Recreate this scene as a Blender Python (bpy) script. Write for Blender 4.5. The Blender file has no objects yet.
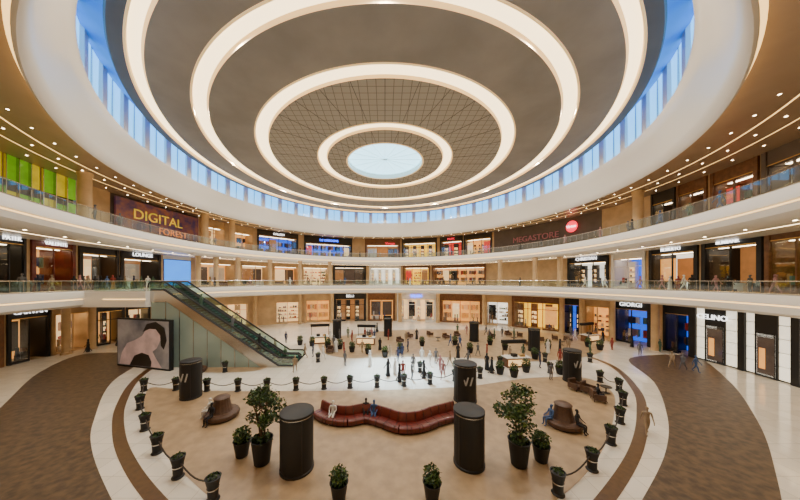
import bpy, bmesh, math, random
from mathutils import Vector, Matrix
random.seed(7)
R=random.random
sc=bpy.context.scene
F=248.0; CX=385.0; HZ=280.0; EYE=9.5
COL=bpy.context.collection
# ------------------------------------------------------------ camera
cd=bpy.data.cameras.new("camera"); cam=bpy.data.objects.new("camera",cd); COL.objects.link(cam)
cam.location=(0,0,EYE); cam.rotation_euler=(math.pi/2,0,0)
cd.sensor_width=36; cd.lens=36*F/800; cd.shift_x=(400-CX)/800; cd.shift_y=(HZ-250)/800
cd.clip_start=.05; cd.clip_end=500
sc.camera=cam
# ------------------------------------------------------------ materials
def mat(name,c,rough=.5,metal=0,es=0,ec=None,noise=0,nscale=4,c2=None,bump=0,coat=0):
    m=bpy.data.materials.new(name); m.use_nodes=True
    nt=m.node_tree; b=nt.nodes["Principled BSDF"]
    b.inputs["Base Color"].default_value=(*c,1); b.inputs["Roughness"].default_value=rough
    b.inputs["Metallic"].default_value=metal
    if coat: b.inputs["Coat Weight"].default_value=coat
    if es:
        b.inputs["Emission Color"].default_value=(*(ec or c),1); b.inputs["Emission Strength"].default_value=es
    if noise or bump:
        tc=nt.nodes.new("ShaderNodeTexCoord"); n=nt.nodes.new("ShaderNodeTexNoise")
        n.inputs["Scale"].default_value=nscale; n.inputs["Detail"].default_value=5
        nt.links.new(tc.outputs["Object"],n.inputs["Vector"])
        if noise:
            r=nt.nodes.new("ShaderNodeMix"); r.data_type='RGBA'
            d=c2 or tuple(max(0,x*(1-noise)) for x in c)
            r.inputs[6].default_value=(*c,1); r.inputs[7].default_value=(*d,1)
            mr=nt.nodes.new("ShaderNodeMapRange"); mr.inputs[1].default_value=.35; mr.inputs[2].default_value=.65
            nt.links.new(n.outputs["Fac"],mr.inputs[0]); nt.links.new(mr.outputs[0],r.inputs[0])
            nt.links.new(r.outputs[2],b.inputs["Base Color"])
        if bump:
            bp=nt.nodes.new("ShaderNodeBump"); bp.inputs["Strength"].default_value=bump
            nt.links.new(n.outputs["Fac"],bp.inputs["Height"]); nt.links.new(bp.outputs[0],b.inputs["Normal"])
    return m
def gridmat(name,c,line,w,mortar=.03,rough=.3,c2=None):
    m=mat(name,c,rough); nt=m.node_tree; b=nt.nodes["Principled BSDF"]
    tc=nt.nodes.new("ShaderNodeTexCoord"); br=nt.nodes.new("ShaderNodeTexBrick")
    br.offset=0; br.squash=1
    br.inputs["Color1"].default_value=(*c,1); br.inputs["Color2"].default_value=(*(c2 or c),1); br.inputs["Mortar"].default_value=(*line,1)
    br.inputs["Scale"].default_value=1; br.inputs["Brick Width"].default_value=w; br.inputs["Row Height"].default_value=w
    br.inputs["Mortar Size"].default_value=mortar; br.inputs["Mortar Smooth"].default_value=.2
    nt.links.new(tc.outputs["Object"],br.inputs["Vector"]); nt.links.new(br.outputs[0],b.inputs["Base Color"])
    return m
def glassmat(name,c=(.8,.95,.9),gl=.14):
    m=bpy.data.materials.new(name); m.use_nodes=True; nt=m.node_tree; nt.nodes.clear()
    o=nt.nodes.new("ShaderNodeOutputMaterial"); mx=nt.nodes.new("ShaderNodeMixShader")
    t=nt.nodes.new("ShaderNodeBsdfTransparent"); g=nt.nodes.new("ShaderNodeBsdfGlossy")
    t.inputs[0].default_value=(*c,1); g.inputs["Roughness"].default_value=.03; mx.inputs[0].default_value=gl
    nt.links.new(t.outputs[0],mx.inputs[1]); nt.links.new(g.outputs[0],mx.inputs[2]); nt.links.new(mx.outputs[0],o.inputs[0])
    return m
M={}
M['floor']=gridmat('marble_floor',(.70,.65,.56),(.48,.43,.36),1.2,.012,.10,(.78,.73,.64))
M['carpet']=mat('beige_stone',(.42,.29,.165),.4,noise=.25,nscale=1.5)
M['brown']=mat('brown_stone',(.125,.075,.038),.42,noise=.65,nscale=2.6)
M['stripe']=mat('dark_stripe_stone',(.12,.06,.02),.3,noise=.3)
M['white']=mat('white_plaster',(.84,.81,.75),.25)
M['cream']=mat('cream_wall',(.62,.42,.22),.5,noise=.2,nscale=.7)
M['taupe']=mat('taupe_panel',(.13,.10,.085),.6,noise=.2,nscale=.6)
M['ceil']=mat('ceiling_plaster_taupe',(.33,.30,.26),.7,noise=.22,nscale=.25)
M['ceil2']=mat('ceiling_outer_grey',(.12,.13,.145),.5,noise=.2,nscale=.3)
M['ceilblue']=mat('blue_glow_panel',(.02,.12,.42),.4,es=.55,ec=(.003,.13,.55))  # outer panel is no lamp; blue reflected glow put in as emission
M['ceilgrid']=gridmat('ceiling_grid_panels',(.40,.36,.29),(.15,.13,.10),.75,.03,.6)
M['soffit']=mat('soffit_beige',(.36,.25,.16),.35,noise=.1,nscale=.5)
M['wood']=mat('wood_brown',(.20,.08,.03),.4,noise=.4,nscale=3)
M['black']=mat('black_satin',(.005,.005,.006),.55)
M['dark']=mat('dark_bronze',(.018,.014,.012),.4,metal=.2)
M['steel']=mat('brushed_steel',(.55,.53,.5),.25,metal=1)
M['gold']=mat('gold_trim',(.7,.45,.16),.3,metal=1)
M['ring']=mat('cove_light_cream',(1,.84,.6),.6,es=3.8,ec=(1,.76,.42))
M['lip']=mat('cove_lip',(.8,.60,.34),.6,es=.7,ec=(1,.58,.20))
M['strip']=mat('strip_light_warm',(1,.8,.5),.6,es=7.5,ec=(1,.70,.36))
M['gstrip']=mat('strip_light_gold',(1,.75,.4),.6,es=2.6,ec=(1,.60,.20))
M['sstrip']=mat('shop_ceiling_lamp',(1,.9,.7),.6,es=10,ec=(1,.80,.52))
M['down']=mat('downlight_lamp',(1,.9,.7),.6,es=22,ec=(1,.80,.52))
M['sky']=mat('skylight_glass',(.8,.95,1),.3,es=3.2,ec=(.36,.80,1))
M['win']=mat('clerestory_glass',(.3,.5,.8),.2,es=2.3,ec=(.12,.52,1))
M['glass']=glassmat('balustrade_glass')
M['sglass']=glassmat('shop_glass',(.95,.97,1),.06)
M['tglass']=mat('teal_frosted_glass',(.33,.44,.40),.12,coat=.6,noise=.1,nscale=.4)
M['maroon']=mat('maroon_leather',(.15,.018,.010),.38,noise=.3,nscale=2,coat=.2)
M['bronze']=mat('bronze_velvet',(.10,.05,.028),.5,noise=.3,nscale=6)
M['leaf']=mat('leaf_green',(.03,.075,.015),.5,noise=.5,nscale=5)
M['leaf2']=mat('leaf_light',(.09,.15,.025),.5)
M['bark']=mat('bark',(.10,.06,.03),.8,noise=.4,nscale=8,bump=.4)
M['soil']=mat('soil',(.03,.02,.012),.9)
M['rope']=mat('rope_dark',(.03,.022,.018),.7)
def em(n,c,s): M[n]=mat(n,c,.5,es=s,ec=c,noise=.35,nscale=1.3)  # shop interior light put into the wall colours as emission
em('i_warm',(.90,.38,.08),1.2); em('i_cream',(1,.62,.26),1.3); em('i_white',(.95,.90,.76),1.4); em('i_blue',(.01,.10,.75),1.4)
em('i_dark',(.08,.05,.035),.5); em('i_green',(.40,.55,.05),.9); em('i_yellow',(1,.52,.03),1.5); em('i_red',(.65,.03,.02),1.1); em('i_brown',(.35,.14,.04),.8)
M['gg1']=mat('green_glass_panel',(.14,.42,.01),.15,es=.5,ec=(.18,.46,.01),noise=.6,nscale=.6)
M['gg2']=mat('yellow_glass_panel',(.65,.55,.02),.15,es=.5,ec=(.7,.52,.01),noise=.6,nscale=.6)
M['screen']=mat('video_screen',(.03,.18,.9),.2,es=1.6,ec=(.03,.28,1),noise=.5,nscale=.5)
M['lightbox']=mat('lightbox_white',(1,.97,.88),.5,es=1.1,ec=(1,.90,.70))
M['tx_white']=mat('sign_white',(1,1,1),.5,es=2.5)
M['tx_yellow']=mat('sign_yellow',(1,.55,.02),.5,es=.55,noise=.8,nscale=1.2,c2=(.1,.35,.05))
M['tx_orange']=mat('sign_orange',(1,.25,.02),.5,es=.5)
M['tx_red']=mat('sign_red',(1,.02,.06),.5,es=2.0)
M['tx_pink']=mat('sign_pink',(.40,.14,.15),.5,es=.10)
M['tx_blue']=mat('sign_blue',(.02,.10,1),.5,es=7)
goods=[mat('goods_%d'%i,c,.6) for i,c in enumerate([(.45,.05,.04),(.05,.07,.2),(.6,.55,.5),(.03,.03,.03),(.45,.25,.06),(.2,.10,.05),(.1,.2,.15),(.02,.02,.03),(.5,.3,.25)])]
# ------------------------------------------------------------ mesh builder
class MB:
    def __init__(s): s.v=[];s.f=[];s.m=[];s.mats=[]
    def mi(s,m):
        if m not in s.mats: s.mats.append(m)
        return s.mats.index(m)
    def add(s,vs,fs,m):
        o=len(s.v); s.v+=[tuple(v) for v in vs]; k=s.mi(m)
        for f in fs: s.f.append([i+o for i in f]); s.m.append(k)
    def box(s,x0,x1,y0,y1,z0,z1,m,fr=None):
        vs=[(x,y,z) for x in(x0,x1) for y in(y0,y1) for z in(z0,z1)]
        if fr: vs=[fr(*v) for v in vs]
        s.add(vs,[(0,1,3,2),(4,6,7,5),(0,4,5,1),(2,3,7,6),(0,2,6,4),(1,5,7,3)],m)
    def prism(s,poly,y0,y1,m):
        n=len(poly); vs=[(p[0],y0,p[1]) for p in poly]+[(p[0],y1,p[1]) for p in poly]
        s.add(vs,[list(range(n)),list(range(2*n-1,n-1,-1))]+[(i,(i+1)%n,(i+1)%n+n,i+n) for i in range(n)],m)
    def lathe(s,cx,cy,prof,m,n=24,mod=None,capb=False,capt=True,sx=1,sy=1):
        vs=[]
        for (r,z) in prof:
            for i in range(n):
                a=2*math.pi*i/n; rr=r*(mod(a,z) if mod else 1)
                vs.append((cx+rr*sx*math.cos(a),cy+rr*sy*math.sin(a),z))
        fs=[(j*n+i,j*n+(i+1)%n,(j+1)*n+(i+1)%n,(j+1)*n+i) for j in range(len(prof)-1) for i in range(n)]
        if capt: fs.append([(len(prof)-1)*n+i for i in range(n)])
        if capb: fs.append(list(range(n-1,-1,-1)))
        s.add(vs,fs,m)
    def tube(s,pts,r,m,n=6):
        pts=[Vector(p) for p in pts]; vs=[]
        for i,p in enumerate(pts):
            d=(pts[min(i+1,len(pts)-1)]-pts[max(i-1,0)]).normalized()
            up=Vector((0,0,1)) if abs(d.z)<.95 else Vector((1,0,0))
            a=d.cross(up).normalized(); b=a.cross(d)
            rr=r[i] if isinstance(r,(list,tuple)) else r
            for k in range(n):
                t=2*math.pi*k/n; vs.append(p+a*math.cos(t)*rr+b*math.sin(t)*rr)
        fs=[(j*n+i,j*n+(i+1)%n,(j+1)*n+(i+1)%n,(j+1)*n+i) for j in range(len(pts)-1) for i in range(n)]
        fs+=[list(range(n)),[(len(pts)-1)*n+i for i in range(n)]]
        s.add(vs,fs,m)
    def mesh(s,name,smooth=False):
        me=bpy.data.meshes.new(name); me.from_pydata(s.v,[],s.f)
        for m in s.mats: me.materials.append(m)
        for p,k in zip(me.polygons,s.m): p.material_index=k; p.use_smooth=smooth
        bm=bmesh.new(); bm.from_mesh(me); bmesh.ops.recalc_face_normals(bm,faces=bm.faces); bm.to_mesh(me); bm.free()
        if smooth:
            try: me.set_sharp_from_angle(angle=math.radians(40))
            except Exception: pass
        return me
    def obj(s,name,smooth=False,loc=(0,0,0),rz=0):
        o=bpy.data.objects.new(name,s.mesh(name,smooth)); o.location=loc; o.rotation_euler=(0,0,rz); COL.objects.link(o); return o
OCC=[]
def inst(me,name,x,y,z=0,rz=0,sc_=1):
    o=bpy.data.objects.new(name,me); o.location=(x,y,z); o.rotation_euler=(0,0,rz); o.scale=(sc_,)*3; COL.objects.link(o)
    if z==0: OCC.append((x,y,.75))
    return o
def P(px,py,z=0):
    d=F*(EYE-z)/(py-HZ); return ((px-CX)*d/F,d)
# ------------------------------------------------------------ curves
def ell(cy,aL,aR,bF,bN):
    def f(t,d=0):
        s,c=math.sin(t),math.cos(t)
        a=(aR if s>0 else aL)+d; b=(bF if c>0 else bN)+d
        return (a*s,cy+b*c)
    return f
D=35.0
circ=lambda r: ell(D,r,r,r,r)
hole2=ell(26.5,32,32,27.5,27.5)
hole3=ell(D,29.4,29.4,29.4,37)
wall23=ell(D,37,37,37,41)
wall1=ell(31,42,38,27,37)
outer=ell(33,52,52,52,52)
def hit(cur,px,d=0):
    s=(px-CX)/F; best=None; n=1440
    for i in range(n):
        t0=-math.pi+2*math.pi*i/n; t1=t0+2*math.pi/n
        a=cur(t0,d); b=cur(t1,d); g0=a[0]-s*a[1]; g1=b[0]-s*b[1]
        if g0*g1<=0 and g0!=g1:
            k=g0/(g0-g1); y=a[1]+(b[1]-a[1])*k
            if y>0 and (best is None or y>best[1]): best=(t0+(t1-t0)*k,y,a[0]+(b[0]-a[0])*k)
    return best  # t,y,x
def loft(name,secs,mats,N=180,smooth=True):
    mb=MB(); 
    for j in range(len(secs)-1):
        (c0,d0,z0),(c1,d1,z1)=secs[j],secs[j+1]
        vs=[];
        for i in range(N):
            t=2*math.pi*i/N; vs.append((*c0(t,d0),z0))
        for i in range(N):
            t=2*math.pi*i/N; vs.append((*c1(t,d1),z1))
        mb.add(vs,[(i,(i+1)%N,(i+1)%N+N,i+N) for i in range(N)],mats[j] if isinstance(mats,list) else mats)
    me=bpy.data.meshes.new(name); me.from_pydata(mb.v,[],mb.f)
    for m in mb.mats: me.materials.append(m)
    for p,k in zip(me.polygons,mb.m): p.material_index=k; p.use_smooth=smooth
    bm=bmesh.new(); bm.from_mesh(me); bmesh.ops.remove_doubles(bm,verts=bm.verts,dist=.0005); bm.to_mesh(me); bm.free()
    if smooth:
        try: me.set_sharp_from_angle(angle=math.radians(35))
        except Exception: pass
    o=bpy.data.objects.new(name,me); COL.objects.link(o); return o
Z2,Z2B=8.3,6.6; Z3,Z3B=15.3,13.5; ZC=21.1; ZT=25.9
# ------------------------------------------------------------ slabs
W=M['white']; G=M['gstrip']
loft('balcony_slab_middle',[(outer,0,Z2),(hole2,.05,Z2),(hole2,0,Z2-.1),(hole2,0,Z2-.75),(hole2,.2,Z2-.8),(hole2,.22,Z2-.88),(hole2,.05,Z2-.92),(hole2,.12,Z2B+.25),(hole2,.5,Z2B),(hole2,2.3,Z2B),(hole2,2.6,Z2B),(outer,0,Z2B)],
     [M['floor'],W,W,W,G,W,W,W,W,M['strip'],W])
loft('balcony_slab_upper',[(outer,0,Z3),(hole3,.05,Z3),(hole3,0,Z3-.1),(hole3,.0,Z3-.85),(hole3,.25,Z3-.9),(hole3,.28,Z3-1.0),(hole3,.05,Z3-1.05),(hole3,.25,Z3B+.3),(hole3,.8,Z3B),(hole3,3.1,Z3B),(hole3,3.35,Z3B),(outer,0,Z3B+.5)],
     [M['floor'],W,W,W,G,W,W,W,W,M['strip'],W])
c=circ
loft('bulkhead',[(c(27.85),0,28.0),(c(27.85),0,27.9),(c(27.9),0,23.9),(c(27.3),0,23.8),(c(27.35),0,23.5),(c(27.7),0,22.9),(c(28.1),0,22.2),(c(28.5),0,21.35),(c(28.8),0,20.7),(c(29.05),0,20.55),(c(29.2),0,20.7),(c(29.4),0,21.25),(c(32.6),0,ZC+.2),(c(32.72),0,ZC+.2),(c(34.6),0,ZC+.2),(c(34.7),0,ZC+.2),(outer,0,ZC+.2)],
     [W,M['win'],W,W,W,W,W,W,W,W,G,M['soffit'],G,M['soffit'],G,M['soffit']])
# clerestory mullions
mb=MB()
for i in range(48):
    a=2*math.pi*i/48
    fr=lambda s,d,z,a=a:(math.sin(a)*d+math.cos(a)*s,D+math.cos(a)*d-math.sin(a)*s,z)
    mb.box(-.42,.42,27.6,28.1,23.8,27.9,W,fr)
    mb.box(-.04+1.82,.04+1.82,27.72,27.86,23.8,27.9,M['steel'],fr)
mb.obj('window_1')
# ------------------------------------------------------------ ceiling
secs=[];ms=[]
def sec(r,z,m=None):
    secs.append((c(r),0,z)); 
    if m is not None: ms.append(m)
cg,ce,c2,rg,lp=M['ceilgrid'],M['ceil'],M['ceil2'],M['ring'],M['lip']
sec(5.16,ZT+.9); sec(5.16,ZT,W); sec(5.4,ZT,lp); sec(7.9,ZT,cg)
def ring(r0,r1,nxt,m):
    sec(r0+.05,ZT+.25,lp); sec(r1-.05,ZT+.25,rg); sec(r1,ZT-.05,lp); sec(r1+.12,ZT-.05,lp); sec(r1+.14,ZT,lp); sec(nxt,ZT,m)
ring(7.98,9.1,14.85,cg); ring(14.9,16.2,20.3,ce); ring(20.4,21.5,24.4,ce); ring(24.5,25.3,26.2,c2)
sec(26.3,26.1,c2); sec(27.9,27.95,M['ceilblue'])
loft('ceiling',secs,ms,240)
# skylight
mb=MB(); n=64
mb.add([(5.16*math.cos(2*math.pi*i/n),D+5.16*math.sin(2*math.pi*i/n),ZT+.7) for i in range(n)],[list(range(n))],M['sky'])
for i in range(8):
    a=math.pi*i/8; mb.tube([(5.1*math.cos(a),D+5.1*math.sin(a),ZT+.6),(-5.1*math.cos(a),D-5.1*math.sin(a),ZT+.6)],.025,W,4)
mb.obj('skylight_window')
mb=MB()
for i in range(32):
    a=2*math.pi*i/32
    for r0,r1 in ((9.3,14.8),(5.45,7.9)):
        mb.tube([(r0*math.cos(a),D+r0*math.sin(a),ZT-.0),(r1*math.cos(a),D+r1*math.sin(a),ZT-.0)],.022,M['dark'],4)
mb.obj('ceiling_rib_trim')
# downlights
mb=MB()
def dl(x,y,z,r=.09):
    n=8; mb.add([(x+r*math.cos(2*math.pi*i/n),y+r*math.sin(2*math.pi*i/n),z) for i in range(n)],[list(range(n))],M['down'])
for r,cnt in ((30.6,80),(31.6,80),(33.6,80),(35.8,80)):
    for i in range(cnt):
        x,y=c(r)(2*math.pi*i/cnt+r); dl(x,y,ZC+.18,.08)
for i in range(70):
    x,y=hole3(2*math.pi*i/70,1.8); dl(x,y,Z3B-.02,.1)
    x,y=hole3(2*math.pi*i/70,5.2); dl(x,y,Z3B+.1,.11)
for i in range(80):
    x,y=hole2(2*math.pi*i/80,1.4); dl(x,y,Z2B-.03,.1)
mb.obj('downlight_array')
# ------------------------------------------------------------ balustrades
def rail(name,cur,z,off=.12,N=180):
    mb=MB()
    for (d,z0,z1) in ((off,z+.02,z+1.08),):
        vs=[];
        for i in range(N): vs.append((*cur(2*math.pi*i/N,d),z0))
        for i in range(N): vs.append((*cur(2*math.pi*i/N,d),z1))
        mb.add(vs,[(i,(i+1)%N,(i+1)%N+N,i+N) for i in range(N)],M['glass'])
    pts=[(*cur(2*math.pi*i/N,off),z+1.1) for i in range(N+1)]
    mb.tube(pts,.035,M['steel'],5)
    pts=[(*cur(2*math.pi*i/N,off),z+.06) for i in range(N+1)]
    mb.tube(pts,.06,M['steel'],4)
    for i in range(0,N):
        x,y=cur(2*math.pi*i/N,off); mb.tube([(x,y,z),(x,y,z+1.1)],.018,M['steel'],4)
    return mb.obj(name)
rail('glass_balustrade',hole2,Z2); rail('glass_balustrade',hole3,Z3)
# ------------------------------------------------------------ floor
mb=MB(); mb.box(-56,56,-22,88,-.2,0,M['floor']); mb.obj('floor')
def smooth_poly(pts,n=6):
    out=[];k=len(pts)
    for i in range(k):
        p0,p1,p2,p3=[Vector(pts[(i+j-1)%k]) for j in range(4)]
        for s in range(n):
            t=s/n; out.append(tuple(.5*((2*p1)+(-p0+p2)*t+(2*p0-5*p1+4*p2-p3)*t*t+(-p0+3*p1-3*p2+p3)*t**3)))
    return out
def patch(name,pts,m,z,world=False,sm=True):
    w=pts if world else [P(*p) for p in pts]
    if sm: w=smooth_poly(w)
    me=bpy.data.meshes.new(name); bm=bmesh.new()
    vs=[bm.verts.new((x,y,z)) for x,y in w]; f=bm.faces.new(vs)
    if f.normal.z<0: f.normal_flip()
    bmesh.ops.triangulate(bm,faces=bm.faces[:]); bm.to_mesh(me); bm.free(); me.materials.append(m)
    o=bpy.data.objects.new(name,me); COL.objects.link(o)
patch('floor_inlay_brown',[(147,355),(112,382),(94,420),(92,450),(112,500),(150,560),(60,620),(-60,520),(-40,440),(0,408),(40,372),(85,354)],M['brown'],.006)
patch('floor_inlay_brown',[(630,358),(654,382),(667,415),(666,450),(642,500),(600,560),(700,620),(780,540),(775,470),(757,420),(728,380),(692,356)],M['brown'],.006)
def band(name,pts,w,m,z):
    pts=[Vector(P(*p)) for p in pts]; q=[]
    for i in range(len(pts)-1):
        p0=pts[max(i-1,0)];p1=pts[i];p2=pts[i+1];p3=pts[min(i+2,len(pts)-1)]
        for s in range(8):
            t=s/8; q.append(.5*((2*p1)+(-p0+p2)*t+(2*p0-5*p1+4*p2-p3)*t*t+(-p0+3*p1-3*p2+p3)*t**3))
    q.append(pts[-1]); mb=MB(); vs=[]
    for i,p in enumerate(q):
        d=(q[min(i+1,len(q)-1)]-q[max(0,i-1)]).normalized(); nn=Vector((-d.y,d.x))
        for s in(-w/2,w/2): vs.append((*(p+nn*s),z))
    mb.add(vs,[(2*i,2*i+1,2*i+3,2*i+2) for i in range(len(q)-1)],m); mb.obj(name)
band('floor_stripe',[(168,357),(138,378),(121,405),(119,435),(132,468),(165,510),(230,570)],.55,M['stripe'],.008)
band('floor_stripe',[(575,352),(612,366),(636,390),(642,415),(636,450),(605,500),(540,570)],.55,M['stripe'],.008)
patch('floor_inlay_beige',[(150,388),(144,405),(150,428),(163,452),(188,478),(225,508),(300,545),(385,560),(470,545),(545,508),(585,475),(605,445),(614,415),(612,392),(585,378),(530,378),(470,386),(385,390),(300,391),(220,391),(175,389)],M['carpet'],.012)
patch('floor_inlay_beige',[(330,338),(320,350),(345,358),(400,357),(470,358),(520,362),(590,356),(600,345),(560,334),(480,330),(400,330)],M['carpet'],.012)
patch('floor_inlay_beige',[(205,352),(185,364),(200,372),(260,370),(270,356)],M['carpet'],.012)
# ------------------------------------------------------------ storefronts
def text(s,m,mw,size,parent=None,name='sign_letters'):
    cu=bpy.data.curves.new(name,'FONT'); cu.body=s; cu.size=size; cu.align_x='CENTER'; cu.align_y='CENTER'; cu.extrude=.04
    cu.materials.append(m); o=bpy.data.objects.new(name,cu); COL.objects.link(o)
    if parent: o.parent=parent
    o.matrix_world=mw; return o
def frame2(p0,p1):
    u=Vector((p1[0]-p0[0],p1[1]-p0[1])); L=u.length; u/=L; n=Vector((-u.y,u.x))
    mid=(Vector(p0)+Vector(p1))/2
    if n.dot(mid-Vector((0,33)))<0: n=-n
    fr=lambda s,d,z:(p0[0]+u.x*s+n.x*d,p0[1]+u.y*s+n.y*d,z)
    return fr,L,u,n
def txmat(fr,u,n,s,d,z):
    o=Vector(fr(s,d,z)); X=Vector((u.x,u.y,0)); Y=Vector((0,0,1)); Z=X.cross(Y)
    return Matrix(((X.x,Y.x,Z.x,o.x),(X.y,Y.y,Z.y,o.y),(X.z,Y.z,Z.z,o.z),(0,0,0,1)))
def shop(p0,p1,z0,zt,fm,im,oh,sign=None,tm='tx_white',kind='shop'):
    fr,L,u,n=frame2(p0,p1); mb=MB(); fmat=M[fm]; im_=M[im]
    pil=min(.4,L*.08); dp=3.0
    zo=z0+oh
    if kind=='lightbox':
        mb.box(0,L,0,.2,z0,zt,M['dark'],fr)
        k=max(2,int(L/1.5)); rows=5
        for i in range(k):
            for j in range(rows):
                mb.box(i*L/k+.06,(i+1)*L/k-.06,-.1,0,z0+.15+(zt-z0-.2)*j/rows,z0+.08+(zt-z0-.2)*(j+1)/rows,M['lightbox'],fr)
        mb.box(-.2,.4,-.3,0,z0,zt,M['black'],fr)
        mb.box(L*.3,L*.75,-.2,0,z0,zt-.4,M['black'],fr)
        mb.box(L*.34,L*.71,-.25,-.2,z0,z0+4.2,M['sglass'],fr)
        mb.box(L*.36,L*.69,-.22,-.2,z0+.3,z0+3.9,M['i_dark'],fr)
        mb.box(L*.40,L*.52,-.24,-.22,z0+.8,z0+2.8,M['i_warm'],fr)
    elif kind=='fins':
        mb.box(0,L,.3,.5,z0,zt,M['dark'],fr); k=max(3,int(L/1.1))
        for i in range(k):
            mb.box(i*L/k+.03,(i+1)*L/k-.03,0,.1,z0+.1,z0+2.6+R()*.8,M['gg1'] if (i%3) else M['gg2'],fr)
            mb.box(i*L/k+.03,(i+1)*L/k-.03,0,.1,z0+3.6,zt,M['gg2'] if R()<.4 else M['gg1'],fr)
            mb.box(i*L/k-.03,i*L/k+.03,-.25,.1,z0,zt,M['steel'],fr)
    elif kind=='screen':
        mb.box(0,L,0,.3,z0,zt,fmat,fr); mb.box(.15,L-.15,-.08,0,z0+.3,z0+oh,M['screen'],fr)
        mb.box(.05,L-.05,-.05,0,z0+.2,z0+oh+.1,M['black'],fr)
    else:
        mb.box(0,L,-.1,.3,zo,zt,fmat,fr)
        mb.box(0,pil,-.2,dp,z0,zt,fmat,fr); mb.box(L-pil,L,-.2,dp,z0,zt,fmat,fr)
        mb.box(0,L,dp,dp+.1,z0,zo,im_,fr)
        mb.box(pil,L-pil,.3,dp,zo,zo+.1,W,fr)
        mb.box(pil+.3,L-pil-.3,.8,1.1,zo-.04,zo,M['sstrip'],fr)
        mb.box(pil,L-pil,0,dp,z0+.005,z0+.02,M['carpet'],fr)
        mb.box(pil,L-pil,-.13,-.1,zo+.02,zo+.1,M['gold'],fr)
        style=random.choice((0,1,2,3))
        k=max(2,int(round((L-2*pil)/(2.2 if style!=2 else 3.0)))); w=(L-2*pil)/k; dk=k//2
        for i in range(k+1):
            s=pil+i*w; mb.box(s-.05,s+.05,-.05,.1,z0,zo,fmat,fr)
        if style==3: mb.box(pil,L-pil,-.04,.05,zo-1.2,zo-1.1,fmat,fr)
        for i in range(k):
            s=pil+i*w
            if i!=dk:
                mb.box(s+.05,s+w-.05,.0,.02,z0+.25,zo-.1,M['sglass'],fr)
                mb.box(s+.05,s+w-.05,-.05,.6,z0,z0+.25,fmat,fr)
                for q in range(random.randint(1,3)):
                    a=s+.2+R()*(w-.8); hh=.4+R()*1.3
                    mb.box(a,a+.35,.35,.6,z0+.25,z0+.25+hh*.5,fmat,fr); mb.box(a+.06,a+.28,.38,.56,z0+.25+hh*.5,z0+.5+hh,random.choice(goods),fr)
                if R()<.35: mb.box(s+.3,s+w-.3,.7,.74,z0+1.0,zo-.6,random.choice([M['i_warm'],M['i_brown'],M['i_cream'],M['i_red'],M['i_cream'],M['black']]),fr)
            if style==0:
              for zz in (.7,1.5,2.3,3.1):
                if zz<oh-.6:
                    mb.box(s+.15,s+w-.15,dp-.45,dp,z0+zz,z0+zz+.05,fmat,fr)
                    a=s+.2
                    while a<s+w-.45:
                        g=.15+R()*.3
                        if R()<.75: mb.box(a,a+g,dp-.35,dp-.1,z0+zz+.05,z0+zz+.2+R()*.4,random.choice(goods),fr)
                        a+=g+.08
            elif style==1:
              for zz in (.4,2.3):
                mb.box(s+.15,s+w-.15,dp-.5,dp-.45,z0+zz+1.45,z0+zz+1.5,M['steel'],fr)
                a=s+.2; gm=random.choice(goods)
                while a<s+w-.3:
                    if R()<.3: gm=random.choice(goods)
                    mb.box(a,a+.07,dp-.7,dp-.25,z0+zz+.25+R()*.3,z0+zz+1.42,gm,fr); a+=.11+R()*.06
            elif style==2:
                mb.box(s+.2,s+w-.2,dp-.1,dp,z0+.9,zo-.5,random.choice([M['taupe'],M['i_brown'],M['i_warm'],M['white'],M['i_dark']]),fr)
                mb.box(s+.4,s+w-.4,1.4,2.1,z0,z0+.9,random.choice([M['wood'],M['white'],M['black']]),fr)
                mb.box(s+.6,s+.9,1.5,1.8,z0+.9,z0+1.3,random.choice(goods),fr)
            else:
                mb.box(s+.1,s+w*.5,dp-.6,dp,z0,zo-.3,fmat,fr)
                for zz in (.8,1.7,2.6): mb.box(s+.25,s+w*.5-.15,dp-.65,dp-.6,z0+zz,z0+zz+.6,M['i_cream'],fr); mb.box(s+.4,s+.6,dp-.75,dp-.65,z0+zz,z0+zz+.35,random.choice(goods),fr)
    o=mb.obj('boutique_storefront')
    if sign:
        sz=min(.8,(zt-zo)*.5,L*1.2/len(sign))
        text(sign,M[tm],txmat(fr,u,n,L/2,-.26 if kind!='lightbox' else -.4,(zo+zt)/2 if kind!='lightbox' else z0+5.2),sz,o)
    return o,fr,L,u,n
def build_level(cur,bays,z0,zt,wname,wm):
    mb=MB()
    def plain(t0,t1,m,d=.0):
        k=max(1,int(abs(t1-t0)/.06))
        for i in range(k):
            a=cur(t0+(t1-t0)*i/k,d); b=cur(t0+(t1-t0)*(i+1)/k,d)
            mb.add([(*a,z0),(*b,z0),(*b,zt),(*a,zt)],[(0,1,2,3)],m)
    ts=[]
    for b in bays:
        t0=hit(cur,b[0])[0]; t1=hit(cur,b[1])[0]; ts.append((t0,t1))
        if b[2]=='plain':
            plain(t0,t1,M[b[3]])
        else:
            shop(cur(t0),cur(t1),z0,zt,b[3],b[4],b[5],b[6] if len(b)>6 else None,b[7] if len(b)>7 else 'tx_white',b[2])
    for i in range(len(bays)-1):
        if bays[i+1][0]-bays[i][1]>0: plain(ts[i][1],ts[i+1][0],wm)
    te=ts[-1][1]; t0=ts[0][0]+2*math.pi
    plain(te,t0,wm)
    return mb.obj(wname)
S='shop'
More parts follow.
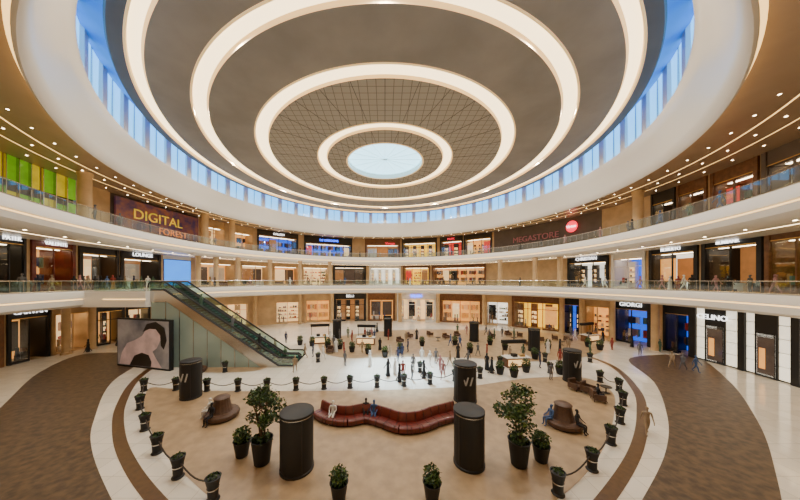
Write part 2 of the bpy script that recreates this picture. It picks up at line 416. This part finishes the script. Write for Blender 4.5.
build_level(wall23,[(-60,2,'fins','dark','i_green',4.6),(3,40,'fins','dark','i_green',4.8),(41,76,'fins','taupe','i_yellow',4.8),(110,198,'plain','taupe'),(200,226,S,'cream','i_cream',4.6),(229,254,S,'cream','i_warm',4.4),
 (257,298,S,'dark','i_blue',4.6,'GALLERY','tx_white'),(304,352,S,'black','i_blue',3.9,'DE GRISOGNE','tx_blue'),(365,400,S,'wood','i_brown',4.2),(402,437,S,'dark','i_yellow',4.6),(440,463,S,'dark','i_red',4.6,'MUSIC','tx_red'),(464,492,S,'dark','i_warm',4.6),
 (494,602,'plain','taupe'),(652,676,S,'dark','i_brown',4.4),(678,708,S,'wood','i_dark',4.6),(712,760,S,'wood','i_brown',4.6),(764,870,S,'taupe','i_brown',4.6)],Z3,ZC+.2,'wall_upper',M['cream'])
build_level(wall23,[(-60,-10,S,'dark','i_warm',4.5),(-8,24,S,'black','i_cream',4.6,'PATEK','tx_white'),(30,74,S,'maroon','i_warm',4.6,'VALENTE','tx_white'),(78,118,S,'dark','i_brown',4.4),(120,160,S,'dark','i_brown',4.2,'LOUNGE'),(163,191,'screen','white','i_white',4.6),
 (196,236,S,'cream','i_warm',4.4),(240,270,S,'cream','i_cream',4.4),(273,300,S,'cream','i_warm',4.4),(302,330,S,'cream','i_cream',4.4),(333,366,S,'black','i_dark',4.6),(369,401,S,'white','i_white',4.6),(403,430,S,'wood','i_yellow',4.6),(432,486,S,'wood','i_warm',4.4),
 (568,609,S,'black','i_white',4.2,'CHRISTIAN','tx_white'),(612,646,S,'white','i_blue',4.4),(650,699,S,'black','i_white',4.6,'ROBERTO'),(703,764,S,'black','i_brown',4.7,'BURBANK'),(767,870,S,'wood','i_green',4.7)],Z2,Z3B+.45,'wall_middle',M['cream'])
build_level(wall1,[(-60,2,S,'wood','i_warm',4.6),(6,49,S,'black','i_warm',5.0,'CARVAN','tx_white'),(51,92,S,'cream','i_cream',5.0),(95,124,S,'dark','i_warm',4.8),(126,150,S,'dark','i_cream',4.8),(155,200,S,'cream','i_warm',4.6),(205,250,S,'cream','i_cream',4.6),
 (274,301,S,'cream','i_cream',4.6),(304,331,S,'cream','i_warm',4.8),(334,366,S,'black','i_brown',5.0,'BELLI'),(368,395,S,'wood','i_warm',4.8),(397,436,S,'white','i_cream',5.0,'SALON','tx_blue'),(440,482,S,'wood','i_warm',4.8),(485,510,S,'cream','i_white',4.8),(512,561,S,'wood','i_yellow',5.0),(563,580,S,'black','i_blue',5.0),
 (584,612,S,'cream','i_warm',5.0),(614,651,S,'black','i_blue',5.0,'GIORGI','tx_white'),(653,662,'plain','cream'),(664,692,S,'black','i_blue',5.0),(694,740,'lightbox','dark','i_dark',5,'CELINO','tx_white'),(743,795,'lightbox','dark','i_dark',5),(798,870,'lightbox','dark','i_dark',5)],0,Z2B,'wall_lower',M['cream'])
def sign_on(cur,px,z,s,tm,size,d=-.25,name='wall_sign',dp=6):
    a=hit(cur,px-dp);b=hit(cur,px+dp)
    fr,L,u,n=frame2((a[2],a[1]),(b[2],b[1]))
    return text(s,M[tm],txmat(fr,u,n,L/2,d,z),size,None,name),fr,L,u,n
sign_on(wall23,536,Z3+3.2,'MEGASTORE','tx_pink',1.7,dp=20)
_,fr,L,u,n=sign_on(wall23,573,Z3+4.2,'Virtue','tx_white',.7,d=-.45,dp=8)
mb=MB()
vs=[fr(L/2+1.05*math.cos(a*math.pi/16),-.3,Z3+4.2+1.05*math.sin(a*math.pi/16)) for a in range(32)]
mb.add(vs,[list(range(32))],M['tx_red']); mb.obj('round_red_sign')
_,fr,L,u,n=sign_on(wall23,390,Z3+4.7,'Virtue','tx_red',1.1,d=-.45,dp=8)
a=hit(wall23,111);b=hit(wall23,197); fr,L,u,n=frame2((a[2],a[1]),(b[2],b[1]))
mb=MB(); M['mural']=mat('mural_purple',(.04,.02,.08),.4,es=.10,ec=(.16,.08,.2),noise=.8,nscale=.9,c2=(.30,.10,.01))
mb.box(.2,L-.2,-.5,-.2,Z3+.5,Z3+5.6,M['mural'],fr); o=mb.obj('mural_billboard')
text('DIGITAL',M['tx_yellow'],txmat(fr,u,n,L*.45,-.6,Z3+3.7),2.0,o); text('FOREST',M['tx_orange'],txmat(fr,u,n,L*.62,-.6,Z3+1.9),1.4,o)
# columns
def column(x,y,z0,z1,r=.55,m='cream'):
    mb=MB(); mb.lathe(0,0,[(r*1.25,z0),(r*1.25,z0+.25),(r,z0+.3),(r,z1-.4),(r*1.15,z1-.3),(r*1.15,z1)],M[m],24); return mb.obj('round_column',True,(x,y,0))
for px in (85,205,232,638): 
    h=hit(hole3,px,4.2); column(h[2],h[1],Z3,ZC+.2)
for px in (198,216,238,270,300,330,500,535,560): 
    h=hit(hole2,px,3.5); column(h[2],h[1],Z2,Z3B+.1,.4)
for px in (66,92,255,300,332,400,438,484,562,582,612,655): 
    h=hit(wall1,px,-1.2); column(h[2],h[1],0,Z2B,.4)
# ------------------------------------------------------------ escalator + landing
mb=MB()
xb,xt=-10.6,-25.0; zt=Z2
def zin(x):
    k=(xb-1.0-x)/(14.4-2.0); return max(0,min(1,k))*zt
for (ya,yb) in ((26.9,28.5),(28.7,30.3)):
    mb.prism([(xb+.6,-.0),(xb+.6,.12),(xb-1,.12),(xt+1,zt+.05),(xt-.5,zt+.05),(xt-.5,zt-1.2),(xt+1.4,zt-1.2),(xb-2.8,0)],ya,yb,M['steel'])
    ns=34
    for i in range(ns):
        x=xb-1.1-(xb-1-(xt+1))*i/ns; z=zin(x)
        mb.box(x-.38,x,ya+.3,yb-.3,z-.05,z+.24,M['dark'])
    for yy in (ya+.12,yb-.12):
        mb.prism([(xb+.7,.1),(xb+.7,.95),(xb-1,1.0),(xt+1,zt+.95),(xt-.6,zt+.95),(xt-.6,zt+.05),(xt+1,zt),(xb-1,.1)],yy-.01,yy+.01,M['glass'])
        mb.tube([(xb+.6,yy,.25),(xb+.85,yy,.45),(xb+.85,yy,.8),(xb+.6,yy,1.02),(xb-1,yy,1.05),(xt+1,yy,zt+1.0),(xt-.5,yy,zt+1.0),(xt-.75,yy,zt+.8),(xt-.75,yy,zt+.4)],.09,M['black'],6)
        mb.tube([(xb+.6,yy,.14),(xb-1,yy,.18),(xt+1,yy,zt+.12),(xt-.5,yy,zt+.12)],.13,M['black'],4)
mb.prism([(xb-2.8,.02),(xt+1.4,zt-1.2),(xt-.3,zt-1.2),(xt-.3,.02)],26.95,27.05,M['tglass'])
mb.prism([(xb-2.8,.02),(xt+1.4,zt-1.2),(xt-.3,zt-1.2),(xt-.3,.02)],30.2,30.3,M['tglass'])
mb.box(xt-.4,xt-.3,26.95,30.3,.02,zt-1.2,M['tglass'])
for i in range(7):
    x=xb-4.2-i*1.5; z=max(.1,(xb-2.8-x)/(xb-2.8-xt-1.4)*(zt-1.2)); mb.box(x-.03,x+.03,26.9,26.95,0,z,M['steel'])
mb.obj('escalator')
mb=MB()
mb.box(-33,xt-.5,26.4,32.5,Z2B,Z2-.01,W); mb.box(-33,xt-.5,26.4,32.5,Z2-.01,Z2+.012,M['floor']); mb.box(-30,xt-.5,26.35,26.4,Z2-.9,Z2-.82,G)
mb.box(-31,xt-.7,26.45,26.47,Z2+.02,Z2+1.08,M['glass']); mb.tube([(-31,26.46,Z2+1.1),(xt-.7,26.46,Z2+1.1)],.04,M['steel'])
mb.box(-31,xt-.7,32.4,32.42,Z2+.02,Z2+1.08,M['glass']); mb.tube([(-31,32.41,Z2+1.1),(xt-.7,32.41,Z2+1.1)],.04,M['steel'])
mb.obj('escalator_landing')
# billboard (faces the atrium seating)
M['ad']=mat('portrait_advert',(.36,.34,.35),.4,es=.12,ec=(.3,.28,.29),noise=.9,nscale=.33,c2=(.04,.04,.045))
mb=MB()
p0=Vector((-29.8,27.6)); p1=Vector((-22.4,25.8)); u_=(p1-p0); L=u_.length; u_/=L; n_=Vector((-u_.y,u_.x))
fr=lambda s,d,z:(p0.x+u_.x*s+n_.x*d,p0.y+u_.y*s+n_.y*d,z)
mb.box(0,L,0,.4,0,5.3,M['black'],fr); mb.box(.12,L-.12,-.03,0,.2,5.15,M['ad'],fr)
M['skin0']=mat('advert_skin',(.70,.52,.50),.5,es=.15,ec=(.62,.44,.43),noise=.35,nscale=.8); M['hairblack']=mat('advert_dark',(.015,.012,.012),.5)
vs=[fr(3.6+a_,-.05,z_) for a_,z_ in ((-3.2,.25),(-2.8,1.5),(-2.0,2.6),(-.8,3.0),(.2,3.5),(.9,4.3),(1.8,4.7),(2.6,4.3),(2.9,3.3),(2.3,2.3),(1.7,1.9),(2.2,1.2),(3.0,.25))]
mb.add(vs,[list(range(len(vs)))],M['skin0'])
vs=[fr(3.6+a_,-.07,z_) for a_,z_ in ((.3,3.9),(.9,4.8),(2.2,5.1),(3.4,4.5),(3.7,3.2),(3.3,2.2),(2.9,2.6),(2.8,3.7),(2.2,4.3),(1.3,4.3))]
mb.add(vs,[list(range(len(vs)))],M['hairblack'])
vs=[fr(3.6+a_,-.07,z_) for a_,z_ in ((-1.6,.25),(-.9,1.3),(.2,1.7),(1.2,1.5),(1.6,.8),(1.5,.25))]
mb.add(vs,[list(range(len(vs)))],M['hairblack'])
mb.obj('advertising_billboard')
# ------------------------------------------------------------ advert pillars
def pillar(px,py,r,h,disp=True):
    x,y=P(px,py); OCC.append((x,y,1.5)); mb=MB()
    mb.lathe(0,0,[(r*1.04,0),(r*1.04,.12),(r,.14),(r,h-.2),(r*1.03,h-.18),(r*1.03,h),(r*.98,h+.02)],M['black'],40)
    mb.lathe(0,0,[(r*1.005,.16),(r*1.005,.2)],M['dark'],40,capt=False)
    mb.lathe(0,0,[(r*1.035,h-.14),(r*1.035,h-.11)],M['steel'],40,capt=False)
    for k in range(4):
        a=k*math.pi/2+.6; mb.box(r*math.cos(a)-.02,r*math.cos(a)+.02,r*math.sin(a)-.02,r*math.sin(a)+.02,.2,h-.2,M['dark'])
    o=mb.obj('advertising_pillar',True,(x,y,0))
    if disp:
        g=MB(); yy=-r-.03
        for sx in(-.28,.06): g.add([(sx,yy,h*.5),(sx+.12,yy,h*.5),(sx+.3,yy,h*.72),(sx+.18,yy,h*.72)],[(0,1,2,3)],M['tx_pale'])
        g.add([(-.28,yy,h*.5),(-.16,yy,h*.5),(-.3,yy,h*.66),(-.38,yy,h*.66)],[(0,1,2,3)],M['tx_pale'])
        gg=g.obj('emblem'); gg.parent=o
M['tx_pale']=mat('emblem_grey',(.45,.45,.45),.5)
pillar(297,468,.8,2.9,False); pillar(469,463,.76,2.8,False); pillar(191,397,.72,3.0); pillar(465,400,.86,2.95); pillar(572,381,.72,2.95)
pillar(534,351,.7,3.0,False); pillar(337,338,.7,3,False); pillar(474,341,.7,3,False); pillar(388,336,.7,3,False)
# ------------------------------------------------------------ plants
def leaves(mb,cx,cy,cz,rx,rz,n,sz):
    for i in range(n):
        while True:
            a,b,c_=[R()*2-1 for _ in range(3)]
            q=a*a+b*b+c_*c_
            if .15<q<1: break
        p=Vector((cx+a*rx,cy+b*rx,cz+c_*rz)); d=Vector((R()-.5,R()-.5,R()-.6)).normalized(); e=d.cross(Vector((R()-.5,R()-.5,R()-.5))).normalized()
        l=sz*(.7+R()*.6); w=l*.3
        mb.add([p,p+d*l*.5+e*w,p+d*l,p+d*l*.5-e*w],[(0,1,2,3)],M['leaf'] if R()<.72 else M['leaf2'])
def tree_mesh():
    mb=MB()
    mb.lathe(0,0,[(.34,0),(.38,.05),(.52,1.25),(.55,1.3),(.5,1.3),(.48,1.2)],M['black'],28); mb.lathe(0,0,[(.48,1.19),(.47,1.2)],M['soil'],20)
    for k in range(3):
        a=k*2.1; mb.tube([(.1*math.cos(a),.1*math.sin(a),1.15),(.15*math.cos(a+.5),.15*math.sin(a+.5),1.9),(.25*math.cos(a+.8),.25*math.sin(a+.8),2.6),(.5*math.cos(a+1),.5*math.sin(a+1),3.3)],[.06,.05,.035,.015],M['bark'],7)
        for j in range(5):
            b=a+j*1.3; mb.tube([(.2*math.cos(a+.6),.2*math.sin(a+.6),2+j*.25),(.75*math.cos(b),.75*math.sin(b),2.5+j*.28)],[.025,.008],M['bark'],5)
    for k in range(16):
        a=R()*6.28; r=.25+R()*.65; leaves(mb,r*math.cos(a),r*math.sin(a),1.95+R()*1.75,.38,.3,95,.17)
    leaves(mb,0,0,3.75,.45,.35,150,.17); leaves(mb,0,0,1.35,.5,.2,160,.18)
    return mb.mesh('potted_tree')
tm_=tree_mesh()
for px,py in ((262,463),(519,465)): x,y=P(px,py); inst(tm_,'potted_tree',x,y,0,R()*6)
def shrub_mesh(h=.75,n=420,rr=.38):
    mb=MB(); mb.lathe(0,0,[(.24,0),(.27,.05),(.38,h),(.41,h+.04),(.36,h+.04),(.35,h-.05)],M['black'],24); mb.lathe(0,0,[(.35,h-.06),(.34,h-.05)],M['soil'],16)
    mb.tube([(0,0,h-.1),(0,0,h+.4)],.03,M['bark'])
    leaves(mb,0,0,h+.32,rr,.36,n,.14); return mb.mesh('potted_shrub')
sm_=shrub_mesh()
sm2=shrub_mesh(.6,260,.34)
for px,py,s in ((242,456,1.1),(541,461,1.1),(339,500,1.0),(432,500,1.0)): x,y=P(px,py); inst(sm_,'potted_shrub',x,y,0,R()*6,s)
for px,py in ((340,349),(352,352),(368,354),(385,357),(328,348),(312,346),(400,353),(500,374),(514,377),(526,372),(560,374),(455,345),(490,345),(548,349),(422,346),(600,350),(588,347),(300,345),(470,353),(505,350),(535,359)):
    x,y=P(px,py); inst(sm2,'potted_shrub',x,y,0,R()*6,1.1)
# rope barrier posts
mb=MB(); mb.lathe(0,0,[(.25,0),(.27,.04),(.20,.1),(.22,.6),(.30,.95),(.32,1.0),(.27,1.0),(.25,.94)],M['black'],20); mb.lathe(0,0,[(.225,.5),(.24,.56)],M['steel'],20,capt=False)
leaves(mb,0,0,1.05,.22,.11,80,.1); pm=mb.mesh('barrier_planter',True)
row=[(213,500),(178,477),(157,453),(145,430),(140,409),(144,391),(176,390),(207,391),(238,391),(267,391),(296,390),(324,389),(350,388),(377,387),(404,386),(430,384),(455,381),(480,378)]
row2=[(558,494),(592,470),(611,444),(620,423),(623,405),(619,391),(600,382),(550,373)]
far=[(225,372),(205,366),(318,362),(420,372),(500,366),(545,362),(590,362)]
for rw in (row,row2):
    w=[P(*p) for p in rw]
    for x,y in w: inst(pm,'barrier_planter',x,y,0,R()*6)
    if rw is row2: w=w[:-1]
    mb=MB()
    for i in range(len(w)-1):
        a,b=Vector(w[i]),Vector(w[i+1]); mb.tube([(*(a.lerp(b,t/8)),.82-.35*math.sin(math.pi*t/8)) for t in range(9)],.035,M['rope'],5)
    mb.obj('barrier_rope',True)
for p in far: x,y=P(*p); inst(pm,'barrier_planter',x,y,0)
# ------------------------------------------------------------ serpentine bench
pts=[Vector(P(*p)) for p in ((318,416),(330,422),(348,424),(366,421),(382,425),(400,431),(420,430),(436,424),(450,420),(457,418))]
q=[]
for i in range(len(pts)-1):
    p0=pts[max(i-1,0)];p1=pts[i];p2=pts[i+1];p3=pts[min(i+2,len(pts)-1)]
    for s in range(6):
        t=s/6; q.append(.5*((2*p1)+(-p0+p2)*t+(2*p0-5*p1+4*p2-p3)*t*t+(-p0+3*p1-3*p2+p3)*t**3))
q.append(pts[-1]); mb=MB()
def sweep(prof,m,i0=0,i1=None):
    qq=q[i0:i1]; vs=[];k=len(prof)
    for i,p in enumerate(qq):
        d=(qq[min(i+1,len(qq)-1)]-qq[max(0,i-1)]).normalized(); nn=Vector((-d.y,d.x))
        for s,z in prof: vs.append((*(p+nn*s),z))
    fs=[(i*k+j,i*k+(j+1)%k,(i+1)*k+(j+1)%k,(i+1)*k+j) for i in range(len(qq)-1) for j in range(k)]
    fs+=[list(range(k)),[(len(qq)-1)*k+j for j in range(k)]]; mb.add(vs,fs,m)
sweep([(-.36,0),(-.36,.1),(.36,.1),(.36,0)],M['dark'])
for i in range(0,len(q)-1,3):
    sweep([(-.42,.1),(-.47,.16),(-.48,.38),(-.42,.45),(-.34,.47),(.22,.46),(.22,.1)],M['maroon'],i,min(i+4,len(q)))
sweep([(.18,.1),(.2,.5),(.28,.92),(.34,1.0),(.44,1.0),(.5,.92),(.46,.1)],M['maroon'])
for i in range(2,len(q)-1,3):
    d=(q[i+1]-q[i-1]).normalized(); nn=Vector((-d.y,d.x)); pts_=[(*(q[i]+nn*s),z) for s,z in ((-.49,.14),(-.49,.38),(-.42,.465),(.18,.475),(.27,.92),(.35,1.01),(.44,1.01))]
    mb.tube(pts_,.018,M['dark'],4)
bench=mb.obj('serpentine_bench',True)
# ------------------------------------------------------------ tufted round seats
mb=MB(); rib=lambda a,z: 1+.03*abs(math.sin(a*9))
mb.lathe(0,0,[(.92,0),(.92,.1)],M['dark'],48)
mb.lathe(0,0,[(.95,.08),(1.05,.18),(1.05,.36),(.98,.44),(.66,.46),(.6,.55),(.52,.9),(.46,1.25),(.50,1.38),(.4,1.46),(.05,1.48)],M['bronze'],72,mod=rib)
pf=mb.mesh('round_tufted_settee',True)
for px,py,s in ((222,417,1),(563,425,1),(196,372,.9)): x,y=P(px,py); inst(pf,'round_tufted_settee',x,y,0,0,s)
# lounge chairs
mb=MB()
mb.box(-.36,.36,-.36,.36,.22,.42,M['bronze']); mb.box(-.36,.36,.28,.42,.3,.85,M['bronze']); mb.box(-.44,-.34,-.36,.38,.2,.6,M['bronze']); mb.box(.34,.44,-.36,.38,.2,.6,M['bronze'])
for a in(-.35,.35):
    for b in(-.3,.32): mb.tube([(a,b,0),(a*.95,b,.24)],.025,M['dark'])
ch=mb.mesh('lounge_chair')
bmx=[(598,401,1.2),(588,393,.5),(508,336,0),(520,337,1),(430,336,2),(446,339,.4),(555,340,1),(568,342,2),(410,338,1),(330,353,0),(540,342,3),(492,338,.7),(576,390,.3),(457,337,0),(526,345,2),(400,343,.5)]
for px,py,r in bmx: x,y=P(px,py); inst(ch,'lounge_chair',x,y,0,r,1.05)
mb=MB(); mb.lathe(0,0,[(.28,0),(.28,.03),(.04,.05),(.04,.5),(.4,.52),(.4,.56)],M['dark'],20); tb=mb.mesh('coffee_table',True)
for px,py in ((606,393),(514,341),(438,341),(562,345)): x,y=P(px,py); inst(tb,'coffee_table',x,y,0)
# kiosk counters on the far plaza
mb=MB()
mb.box(-1.3,1.3,-.5,.5,0,1.0,M['wood']); mb.box(-1.4,1.4,-.6,.6,1.0,1.08,M['white']); mb.box(-1.2,1.2,-.52,-.5,.2,.85,M['i_cream'])
for a in(-1.25,1.25): mb.tube([(a,.45,1.0),(a,.45,2.5)],.04,M['dark'])
mb.box(-1.4,1.4,.3,.6,2.4,2.8,M['black']); mb.box(-.5,0,-.3,.2,1.08,1.4,M['dark']); mb.box(.4,.9,-.3,.2,1.08,1.3,M['gold'])
kk=mb.mesh('kiosk_counter')
for px,py,r in ((516,366,.1),(366,344,-.1),(320,343,.2),(590,341,.3)):
    x,y=P(px,py); inst(kk,'kiosk_counter',x,y,0,r); OCC[-1]=(x,y,1.9)
# ------------------------------------------------------------ people
skins=[mat('skin_a',(.50,.29,.19),.5),mat('skin_b',(.30,.16,.09),.5)]
hairm=mat('hair_black',(.012,.009,.008),.6)
shoe=mat('shoes',(.03,.025,.02),.5)
cl=lambda n,c:mat('cloth_'+n,c,.8)
cloth=dict(white=cl('white',(.75,.74,.70)),black=cl('black',(.012,.012,.015)),blue=cl('blue',(.05,.10,.24)),red=cl('red',(.26,.04,.03)),grey=cl('grey',(.12,.12,.13)),navy=cl('navy',(.02,.03,.08)),tan=cl('tan',(.30,.22,.14)),green=cl('green',(.05,.10,.06)),pink=cl('pink',(.40,.2,.2)))
def person_mesh(name,pose,shirt,pants,skin,robe=False,long_hair=False):
    V=[];Rr=[];E=[];lab=[]
    def j(p,r,parent=None,l='shirt'):
        V.append(Vector(p)); Rr.append(r if isinstance(r,tuple) else (r,r)); 
        if parent is not None: E.append((parent,len(V)-1)); lab.append(l)
        return len(V)-1
    sit=pose=='sit'; hz=.56 if sit else .93; st=.26 if pose=='walk' else 0
    pel=j((0,0,hz),(.14,.11)); sp=j((0,-.01,hz+.18),(.125,.1),pel); ct=j((0,0,hz+.38),(.155,.11),sp)
    nk=j((0,.0,hz+.54),.052,ct,'skin'); h1=j((0,.015,hz+.62),(.062,.07),nk,'skin'); h2=j((0,.01,hz+.71),(.076,.09),h1,'skin'); h3=j((0,0,hz+.79),(.055,.065),h2,'hair')
    for s in(-1,1):
        sh=j((s*.185,0,hz+.47),.058,ct)
        if sit: el=j((s*.24,.06,hz+.22),.044,sh); wr=j((s*.16,.28,hz+.12),.03,el,'skin' ); hd=j((s*.14,.36,hz+.10),(.036,.018),wr,'skin'); fd=Vector((0,1,-.25))
        else:
            sw=-s*st*.8; el=j((s*.235,sw*.3-.02,hz+.2),.044,sh); wr=j((s*.25,sw+.05,hz-.03),.029,el,'skin'); hd=j((s*.25,sw*1.1+.07,hz-.11),(.02,.036),wr,'skin'); fd=Vector((0,.15,-1))
        base=V[hd]; fd.normalize()
        side=Vector((1,0,0)) if sit else Vector((0,1,0))
        for k,(o,l) in enumerate(((-.028,.06),(-.009,.075),(.01,.08),(.029,.07))):
            m1=j(base+side*o+fd*l*.6,.009,hd,'skin'); j(base+side*o+fd*l+Vector((-s*.012,0,0)),.008,m1,'skin')
        j(base+side*.05-fd*.01,.010,hd,'skin')
        hp=j((s*.085,0 if not sit else .05,hz-.06),(.09,.09),pel,'pants')
        if sit: kn=j((s*.12,.45,.50),.062,hp,'pants'); an=j((s*.12,.43,.09),.042,kn,'pants'); j((s*.12,.57,.045),(.042,.035),an,'shoe')
        else:
            a=s*st; kn=j((s*.095,a*.6+.03,.49),.062,hp,'pants'); an=j((s*.095,a*1.15-(.04),.09+(.05 if a<0 else 0)),.04,kn,'pants'); j((s*.1,a*1.15+.11,.042),(.042,.034),an,'shoe')
    me=bpy.data.meshes.new('tmp'); me.from_pydata(V,E,[]); o=bpy.data.objects.new('tmp',me); COL.objects.link(o)
    sk=o.modifiers.new('s','SKIN'); sk.use_smooth_shade=True
    lay=me.skin_vertices[0].data
    for i,r in enumerate(Rr): lay[i].radius=r
    lay[0].use_root=True
    ss=o.modifiers.new('b','SUBSURF'); ss.levels=1; ss.render_levels=1
    dg=bpy.context.evaluated_depsgraph_get(); dg.update(); me2=bpy.data.meshes.new_from_object(o.evaluated_get(dg))
    bpy.data.objects.remove(o)
    bm=bmesh.new(); bm.from_mesh(me2)
    idx={'shirt':0,'pants':1,'skin':2,'hair':3,'shoe':4,'eye':4}
    segs=[(V[a],V[b],idx[l]) for (a,b),l in zip(E,lab)]
    for f in bm.faces:
        cc=f.calc_center_median(); best=9;bi=0
        for a,b,l in segs:
            ab=b-a; t=max(0,min(1,(cc-a).dot(ab)/ab.length_squared)); d=(cc-(a+ab*t)).length
            if d<best: best=d;bi=l
        f.material_index=bi; f.smooth=True
    def blob(c_,r,k,sub=1):
        g=bmesh.ops.create_icosphere(bm,subdivisions=sub,radius=1,matrix=Matrix.Translation(c_)@Matrix.Diagonal((*r,1)))
        for v in g['verts']:
            for f in v.link_faces: f.material_index=k; f.smooth=True
    hc=hz+.70
    blob((0,-.018,hc+.035),(.083,.098,.085),3 if not robe or shirt=='white' else 0,2)
    if long_hair or (robe and shirt!='white'): blob((0,-.06,hc-.06),(.085,.06,.15),3 if not robe else 0,2)
    if robe and shirt=='white': blob((0,-.035,hc),(.09,.09,.12),0,2)
    blob((0,.1,hc-.02),(.012,.018,.02),2); blob((0,.092,hc-.055),(.022,.008,.006),3)
    for s in(-1,1): blob((s*.03,.09,hc+.01),(.011,.008,.007),4); blob((s*.08,0,hc-.01),(.01,.02,.03),2)
    if robe:
        n=20; prof=[(.245,.2,.03),(.22,.17,.4),(.185,.145,.8),(.15,.125,1.1),(.17,.13,1.3),(.19,.1,1.4),(.07,.07,1.47)]
        rings=[[bm.verts.new((a*math.cos(2*math.pi*i/n),b*math.sin(2*math.pi*i/n),z)) for i in range(n)] for a,b,z in prof]
        for k in range(len(rings)-1):
            for i in range(n):
                f=bm.faces.new((rings[k][i],rings[k][(i+1)%n],rings[k+1][(i+1)%n],rings[k+1][i])); f.material_index=0; f.smooth=True
    bm.to_mesh(me2); bm.free(); me2.materials.clear()
    for m in (cloth[shirt],cloth[pants],skins[skin],hairm,shoe): me2.materials.append(m)
    me2.name=name; return me2
T=[person_mesh('person','walk','white','navy',0),person_mesh('person','walk','blue','grey',1),person_mesh('person','stand','red','black',0,long_hair=True),person_mesh('person','walk','black','black',0,True),
   person_mesh('person','stand','white','white',1,True),person_mesh('person','stand','grey','navy',0),person_mesh('person','walk','tan','black',1),person_mesh('person','walk','pink','blue',0,long_hair=True),person_mesh('person','stand','green','tan',1),person_mesh('person','stand','navy','black',0),
   person_mesh('person','walk','grey','black',1),person_mesh('person','stand','black','black',0,True)]
TS=[person_mesh('person','sit','white','navy',0),person_mesh('person','sit','black','black',0),person_mesh('person','sit','blue','grey',1)]
def free(x,y):
    return all((x-a)**2+(y-b)**2>r*r for a,b,r in OCC)
def put(px,py,k=None,rz=None,z=0,s=None):
    k=random.randrange(len(T)) if k is None else k
    for tr in range(40):
        q=tr*.35; x,y=P(px+(R()-.5)*q*2,py+(R()-.5)*q,z)
        if free(x,y): break
    inst(T[k],'person',x,y,z,R()*6.28 if rz is None else rz,s or .95+R()*.1)
put(647,434,6,2.6)
for p in ((672,368),(683,370),(696,372),(130,352),(101,343),(114,338),(295,372),(305,358),(313,357),(336,352),(344,356),(395,374),(402,384),(403,378),(415,370),(443,379),(436,364),(450,366),(487,370),(492,373),(478,356),(548,353),(560,352),(603,341),(597,337),(575,338),(460,348),(352,342),(365,338),(330,340),(265,348),(540,368),(551,380),(560,364),(430,366),(388,376),(412,380),(510,360),(380,350),(408,352),(660,352),(632,347),(286,343),(275,350),(424,378),(440,372),(118,346),(140,344),(88,352),(640,356),(612,350),(320,362),(285,362),(468,366),(590,356),(370,366),(398,362),(345,366),(422,362),(455,374)):
    put(*p)
for i in range(34): put(280+R()*340,331+R()*28)
for px,py,k,rz in ((333,421,0,3.0),(366,418,1,3.2),(374,420,2,3.1)):
    x,y=P(px,py); inst(TS[k],'seated_person',x,y+.02,0,rz)
def seat_on(px,py,r,ang,k):
    x,y=P(px,py); inst(TS[k],'seated_person',x+r*math.sin(ang),y+r*math.cos(ang),0,-ang)
seat_on(222,417,.78,-1.7,0); seat_on(222,417,.78,-2.9,1); seat_on(563,425,.78,-1.6,2); seat_on(563,425,.78,2.6,1)
x,y=P(598,401); inst(TS[1],'seated_person',x,y,0,1.2+math.pi)
def onlevel(cur,px,off,z,k=None,rz=None):
    h=hit(cur,px,off); k=random.randrange(len(T)) if k is None else k
    inst(T[k],'person',h[2],h[1],z,R()*6.28 if rz is None else rz,.95+R()*.1)
for px in (38,52,74,80,88,95,101,107,113,120,128,134,141,148,153,160,22,84,98,117,125,215,250,290,318,345,375,410,450,475,520,585,605,640,662,670,678,684,692,716,730,750,775): onlevel(hole2,px,.8+R()*2.2,Z2)
for px in (95,120,150,215,242,270,300,330,360,380,415,432,452,480,520,541,565,600,632,628,660,690,720): onlevel(hole3,px,.7+R()*1.5,Z3)
for i,xx in enumerate((-14,-17,-20.5)):
    inst(T[(3,5,8)[i]],'person',xx,27.7,zin(xx)+.24,math.pi/2)
# ------------------------------------------------------------ lights
def area(name,loc,size,e,col,rot=(0,0,0)):
    l=bpy.data.lights.new(name,'AREA'); l.shape='DISK'; l.size=size; l.energy=e; l.color=col
    o=bpy.data.objects.new(name,l); o.location=loc; o.rotation_euler=rot; COL.objects.link(o)
for i in range(12):
    a=2*math.pi*i/12; area('cove_fill_light',(20.95*math.sin(a),D+20.95*math.cos(a),ZT+.1),.9,1000,(1,.93,.82))  # disk lights added inside the cove ring to brighten the hall
def spot(name,loc,tgt,e,ang,col,bl=.5,r=.5):
    l=bpy.data.lights.new(name,'SPOT'); l.energy=e; l.spot_size=math.radians(ang); l.spot_blend=bl; l.color=col; l.shadow_soft_size=r
    o=bpy.data.objects.new(name,l); o.location=loc; o.rotation_euler=(Vector(tgt)-Vector(loc)).to_track_quat('-Z','Y').to_euler(); COL.objects.link(o)
spot('skylight_beam',(0,D,ZT+.3),(*P(398,371),0),120000,27,(.58,.82,1),.7,1.2)
w=bpy.data.worlds.new('world'); sc.world=w; w.use_nodes=True
w.node_tree.nodes['Background'].inputs[0].default_value=(.4,.6,.9,1); w.node_tree.nodes['Background'].inputs[1].default_value=.6
